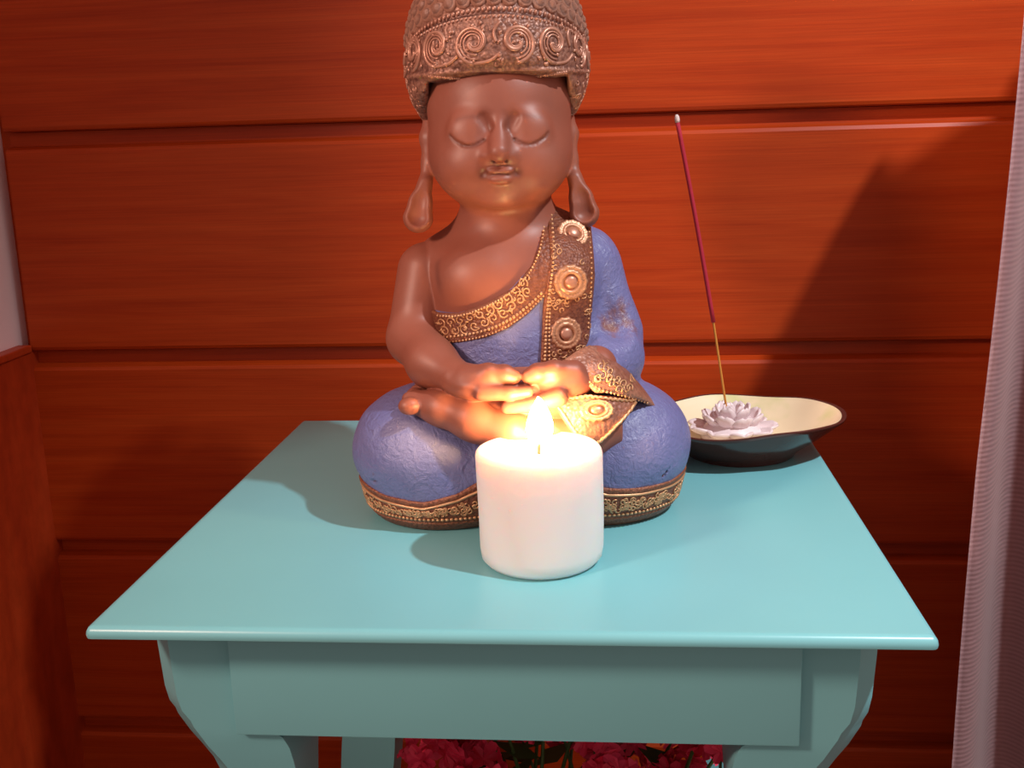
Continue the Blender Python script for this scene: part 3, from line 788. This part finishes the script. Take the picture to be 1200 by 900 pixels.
for i in range(15):
    a = math.radians(-12+24*i); a = a-2*PI if a > PI else a
    zt = .3045+TILT*(.0575*math.cos(a)-.054-.004)
    zc = zt-.0165 if math.cos(a) > -.2 else zt-.0165
    zc = .2868-.004*(1-math.cos(a)) if math.cos(a) > 0 else zt-.014
    cw = 1 if i % 2 else -1; bm = bmesh.new(); r = .0114
    for rr, rad, da in ((r, .00125, 0), (r*.80, .0007, .1), (r*.60, .0007, .3)):
        head_tube(bm, [(a+(u)/RH, zc+v) for u, v in spiral(0, 0, rr, PI*.5*cw+da+(PI if i % 2 else 0), 1.25, cw, 30, .22)], rad, .0003)
    tail = [(-r*cw*1.0, 0), (-r*cw*1.15, .006), (-r*cw*.8, .0105)] if i % 2 else [(r*cw*.0, -r), (r*.8, -.0105), (r*1.3, -.006)]
    head_tube(bm, [(a+u/RH, zc+v) for u, v in smooth_poly(tail)], .0010, .0003)
    for _ in range(12):
        u, v, th = random.uniform(-.012, .012), random.uniform(-.011, .011), random.uniform(0, 6.28)
        head_tube(bm, [(a+u/RH, zc+v), (a+(u+.0014*math.cos(th))/RH, zc+v+.0014*math.sin(th)), (a+(u+.0026*math.cos(th+.6))/RH, zc+v+.0026*math.sin(th+.6))], [.0004, .0012, .0004], .0003)
    bobj('scroll_relief', bm, MAT['copper'], haircap, True)
for dz, rad, n in ((.0008, .0013, 110), (-.0035, .0009, 130)):
    bm = bmesh.new()
    for i in range(n):
        a = 2*PI*i/n; z = .3045+TILT*(.0575*math.cos(a)-.004-.054)+dz
        p = headp(a, z, .0003)
        if p: add_bead(bm, p[0], rad, 6, 4, (1, .8, 1.25), Matrix.Rotation(-a, 3, 'Z').to_3x3() @ Matrix.Rotation(.5, 3, 'Y'))
    stuff(bobj('rope_edging', bm, MAT['copper'], haircap, True))
bm = bmesh.new()
for i in range(60):
    x = HX-.0395+.079*i/59; z = .2685-.0030*math.cos((x-HX)/.04*PI/2)
    q = front([bv_hair], x, z+.0015, 0)
    if q: add_bead(bm, q[0], random.uniform(.0007, .0014), 6, 4)
stuff(bobj('bead_edging', bm, MAT['copper'], haircap, True))
# leaf relief on the side locks
bm = bmesh.new()
for s in (-1, 1):
    for _ in range(70):
        a = s*random.uniform(.95, 2.6); z = random.uniform(.236, .272)
        sp = spiral(0, 0, random.uniform(.0018, .0032), random.uniform(0, 6.28), .9, random.choice((1, -1)), 9, .25)
        head_tube(bm, [(a+u/RH, z+v) for u, v in sp], .0005, .0002, 4)
stuff(bobj('lock_relief', bm, MAT['copper'], haircap, True))
# snail curls over the crown
bm = bmesh.new(); seg = 10
add_lathe(bm, [(1, -.4), (1, .1), (.80, .42), (.62, .38), (.50, .66), (.22, .80), (0, .82)], seg)
bmesh.ops.recalc_face_normals(bm, faces=bm.faces[:]); mc = bpy.data.meshes.new('hair_curl'); bm.to_mesh(mc); bm.free()
mc.materials.append(MAT['hair']); mc.polygons.foreach_set('use_smooth', [True]*len(mc.polygons))
cn = Vector((HC.x, HC.y, .285)); nc = 0
for row in range(12):
    # rows lie in planes parallel to the tilted band
    el = math.radians(7.5+7.7*row); num = max(1, int(round(2*PI*.056*math.cos(el)/.0088)))
    if row == 11: num = 1
    for j in range(num):
        a = 2*PI*(j+.5*(row % 2))/num
        d = Vector((math.cos(el)*math.sin(a), -math.cos(el)*math.cos(a), math.sin(el)))
        d = Matrix.Rotation(-math.atan(TILT), 3, 'X') @ d
        r = bv_hair.ray_cast(cn+d*.2, -d)
        if r[0] is None: continue
        n = r[1] if r[1].dot(d) > 0 else -r[1]
        o = bpy.data.objects.new('hair_curl', mc); COL.objects.link(o); o.parent = haircap
        o.location = r[0]; o.rotation_euler = n.to_track_quat('Z', 'Y').to_euler(); s = .0047; o.scale = (s, s, s); nc += 1

# ------------------------------------------------------------------ dish, lotus holder, incense
DX, DY = .1510, .305
dish = thing('offering_dish', 'leaf-edged oval dish, cream inside and dark brown outside, behind the statue', 'dish', (DX, DY, 0))
def dmod(a, r, z, amp=1.0):
    t = max(0, (r-.035)/.03)
    k = 1+t*(.030*math.cos(2*a)+.020*math.cos(3*a+.5)+.010*math.cos(7*a+1)+.005*math.sin(11*a))
    ell = 1+.07*t*math.cos(a)**2
    return (r*k*ell*math.cos(a), r*k*1.0*math.sin(a), z+t*(.0012*math.sin(4*a)+.0025*math.cos(a)))
bm = bmesh.new()
add_lathe(bm, [(0, .0020), (.030, .0020), (.032, .0003), (.0385, .0003), (.040, .0030), (.0425, .0060), (.051, .0125), (.0595, .0205), (.0645, .0256), (.0662, .0272), (.0664, .0286), (.0652, .0292), (.0640, .0286)], 96, dmod)
bobj('bowl', bm, MAT['dish_out'], dish, True, 50)
bm = bmesh.new()
add_lathe(bm, [(.0643, .0280), (.0638, .0286), (.0620, .0268), (.0560, .0205), (.0470, .0135), (.0360, .0090), (.0200, .0075), (0, .0070)], 96, dmod)
bobj('inner_glaze', bm, MAT['dish_in'], dish, True, 60)
lot = thing('lotus_incense_holder', 'small pale pink ceramic lotus flower holding the incense inside the dish', 'incense holder', (DX-.0048, DY+.0085, .0094)); lot.scale = (1.36, 1.36, 1.36)
bm = bmesh.new(); add_lathe(bm, [(0, 0), (.017, 0), (.018, .003), (.013, .009), (.006, .013), (.0022, .0135), (.0020, .0105), (0, .0105)], 24)
bobj('core', bm, MAT['lotus'], lot, True, 50)
def petal_mesh(L, Wd, curl):
    bm = bmesh.new(); n, m = 7, 5; g = []
    for i in range(n):
        u = i/(n-1); wd = Wd*1.12*math.sin(PI*min(1, .14+.80*u))**.6 if u < 1 else Wd*.30
        row = []
        for j in range(m):
            v = (j/(m-1)-.5)*2
            row.append(bm.verts.new((L*(u-.25*curl*u*u), v*wd, L*curl*u*u*.75+abs(v)**2*wd*.55)))
        g.append(row)
    for i in range(n-1):
        for j in range(m-1): bm.faces.new((g[i][j], g[i+1][j], g[i+1][j+1], g[i][j+1]))
    bmesh.ops.recalc_face_normals(bm, faces=bm.faces[:]); bmesh.ops.solidify(bm, geom=bm.faces[:], thickness=.0013)
    me = bpy.data.meshes.new('petal'); bm.to_mesh(me); bm.free(); me.materials.append(MAT['lotus'])
    me.polygons.foreach_set('use_smooth', [True]*len(me.polygons)); return me
for n, L, Wd, cu, r0, z0, ph in ((9, .0165, .0062, .45, .0100, .0012, 0), (8, .0130, .0056, .85, .0070, .0050, .35), (6, .0095, .0045, 1.3, .0040, .0085, .1), (5, .006, .003, 1.7, .0022, .0105, .5)):
    me = petal_mesh(L, Wd, cu)
    for i in range(n):
        a = 2*PI*i/n+ph; o = bpy.data.objects.new('petal', me); COL.objects.link(o); o.parent = lot
        o.location = (r0*math.cos(a), r0*math.sin(a), z0); o.rotation_euler = (random.uniform(-.08, .08), random.uniform(-.12, .08), a)
YI = .3135
P0 = Vector((.1430, YI, .0225)); P1 = Vector((.1312, YI, .0968)); P2 = Vector((.1045, YI, .2400)); P3 = Vector((.1038, YI, .2455))
inc = thing('incense_stick', 'thin red incense stick on yellow bamboo leaning left out of the lotus', 'incense stick', tuple(P0))
def stick(name, a, b, r, mat, n=8, bend=0):
    bm = bmesh.new(); pts = [a.lerp(b, i/12)-P0+Vector((bend*math.sin(PI*i/12), 0, 0)) for i in range(13)]
    add_tube(bm, pts, r, n); return bobj(name, bm, MAT[mat], inc, True)
stick('bamboo', P0, P1+(P1-P0)*.1, .00085, 'bamboo'); stick('incense_coating', P1, P2, .00155, 'incense', bend=.0006)
bm = bmesh.new(); add_tube(bm, [P2-P0, P2.lerp(P3, .3)-P0, P2.lerp(P3, .7)-P0, P3-P0], [.0016, .0018, .0017, .0008], 8); bobj('ash_tip', bm, MAT['ash'], inc, True)

# ------------------------------------------------------------------ flowering plant under the table
plant = thing('flowering_potted_plant', 'potted plant with crimson blossoms showing beneath the turquoise table', 'potted plant', (.02, .20, ZF))
bm = bmesh.new(); add_lathe(bm, [(0, .0003), (.075, .0003), (.080, .004), (.105, .17), (.114, .172), (.114, .20), (.106, .202), (.100, .18), (0, .178)], 40)
bobj('pot', bm, MAT['pot'], plant, True, 40)
bmS = bmesh.new(); bmL = bmesh.new()
def blossom_mesh(v):
    rnd = random.Random(v); bm = bmesh.new()
    for k in range(6):
        a = 2*PI*k/6+rnd.uniform(-.2, .2); L = rnd.uniform(.0095, .0130)
        c, s = math.cos(a), math.sin(a); t = rnd.uniform(.1, .6)
        P = [(0, 0, 0), (L*.5, -L*.34, L*.3), (L*.95, -L*.28, L*t), (L*1.1, 0, L*t*.8), (L*.95, L*.28, L*t), (L*.5, L*.34, L*.3), (L*.6, 0, L*.12)]
        vs = [bm.verts.new((x*c-y*s, x*s+y*c, z)) for x, y, z in P]
        for i in range(6): bm.faces.new((vs[i], vs[(i+1) % 6], vs[6]))
    me = bpy.data.meshes.new('blossom'); bm.to_mesh(me); bm.free(); me.materials.append(MAT['petal']); return me
BM = [blossom_mesh(i) for i in range(5)]
pl = Vector((.02, .20, ZF)); heads = []
for i in range(22):
    x = -.088+.222*i/21+random.uniform(-.005, .005); y = random.uniform(.105, .29); zt = -.168+random.uniform(-.016, .018)
    heads.append((x, y, zt))
for i in range(16): heads.append((random.uniform(-.08, .12), random.uniform(.10, .30), -.205+random.uniform(-.02, .015)))
for (x, y, zt) in heads:
    h = Vector((x, y, zt))-pl; b = Vector((random.uniform(-.05, .05), random.uniform(-.05, .05), .178))
    add_tube(bmS, [b, b.lerp(h, .5)+Vector((0, 0, .03)), h-Vector((0, 0, .012)), h-Vector((0, 0, .004))], [.0024, .0018, .0013, .001], 5)
    for q in range(9):
        d = Vector((random.gauss(0, 1), random.gauss(0, 1), abs(random.gauss(0, .8))-.15)).normalized()
        o = bpy.data.objects.new('blossom', random.choice(BM)); COL.objects.link(o); o.parent = plant
        o.location = h+d*.013; o.rotation_euler = d.to_track_quat('Z', 'Y').to_euler(); s = random.uniform(.75, 1.1); o.scale = (s, s, s)
    for q in range(2):
        a = random.uniform(0, 6.28); c = b.lerp(h, random.uniform(.45, .85))+Vector((0, 0, .02)); L = .035
        ax = Vector((math.cos(a), math.sin(a), .3)); sd = ax.cross(Vector((0, 0, 1))).normalized()*L*.28
        vs = [bmL.verts.new(c+v) for v in (Vector((0, 0, 0)), ax*L*.4+sd, ax*L, ax*L*.4-sd)]
        bmL.faces.new(vs)
bobj('stems', bmS, MAT['leaf'], plant, True)
stuff(bobj('foliage', bmL, MAT['leaf'], plant))
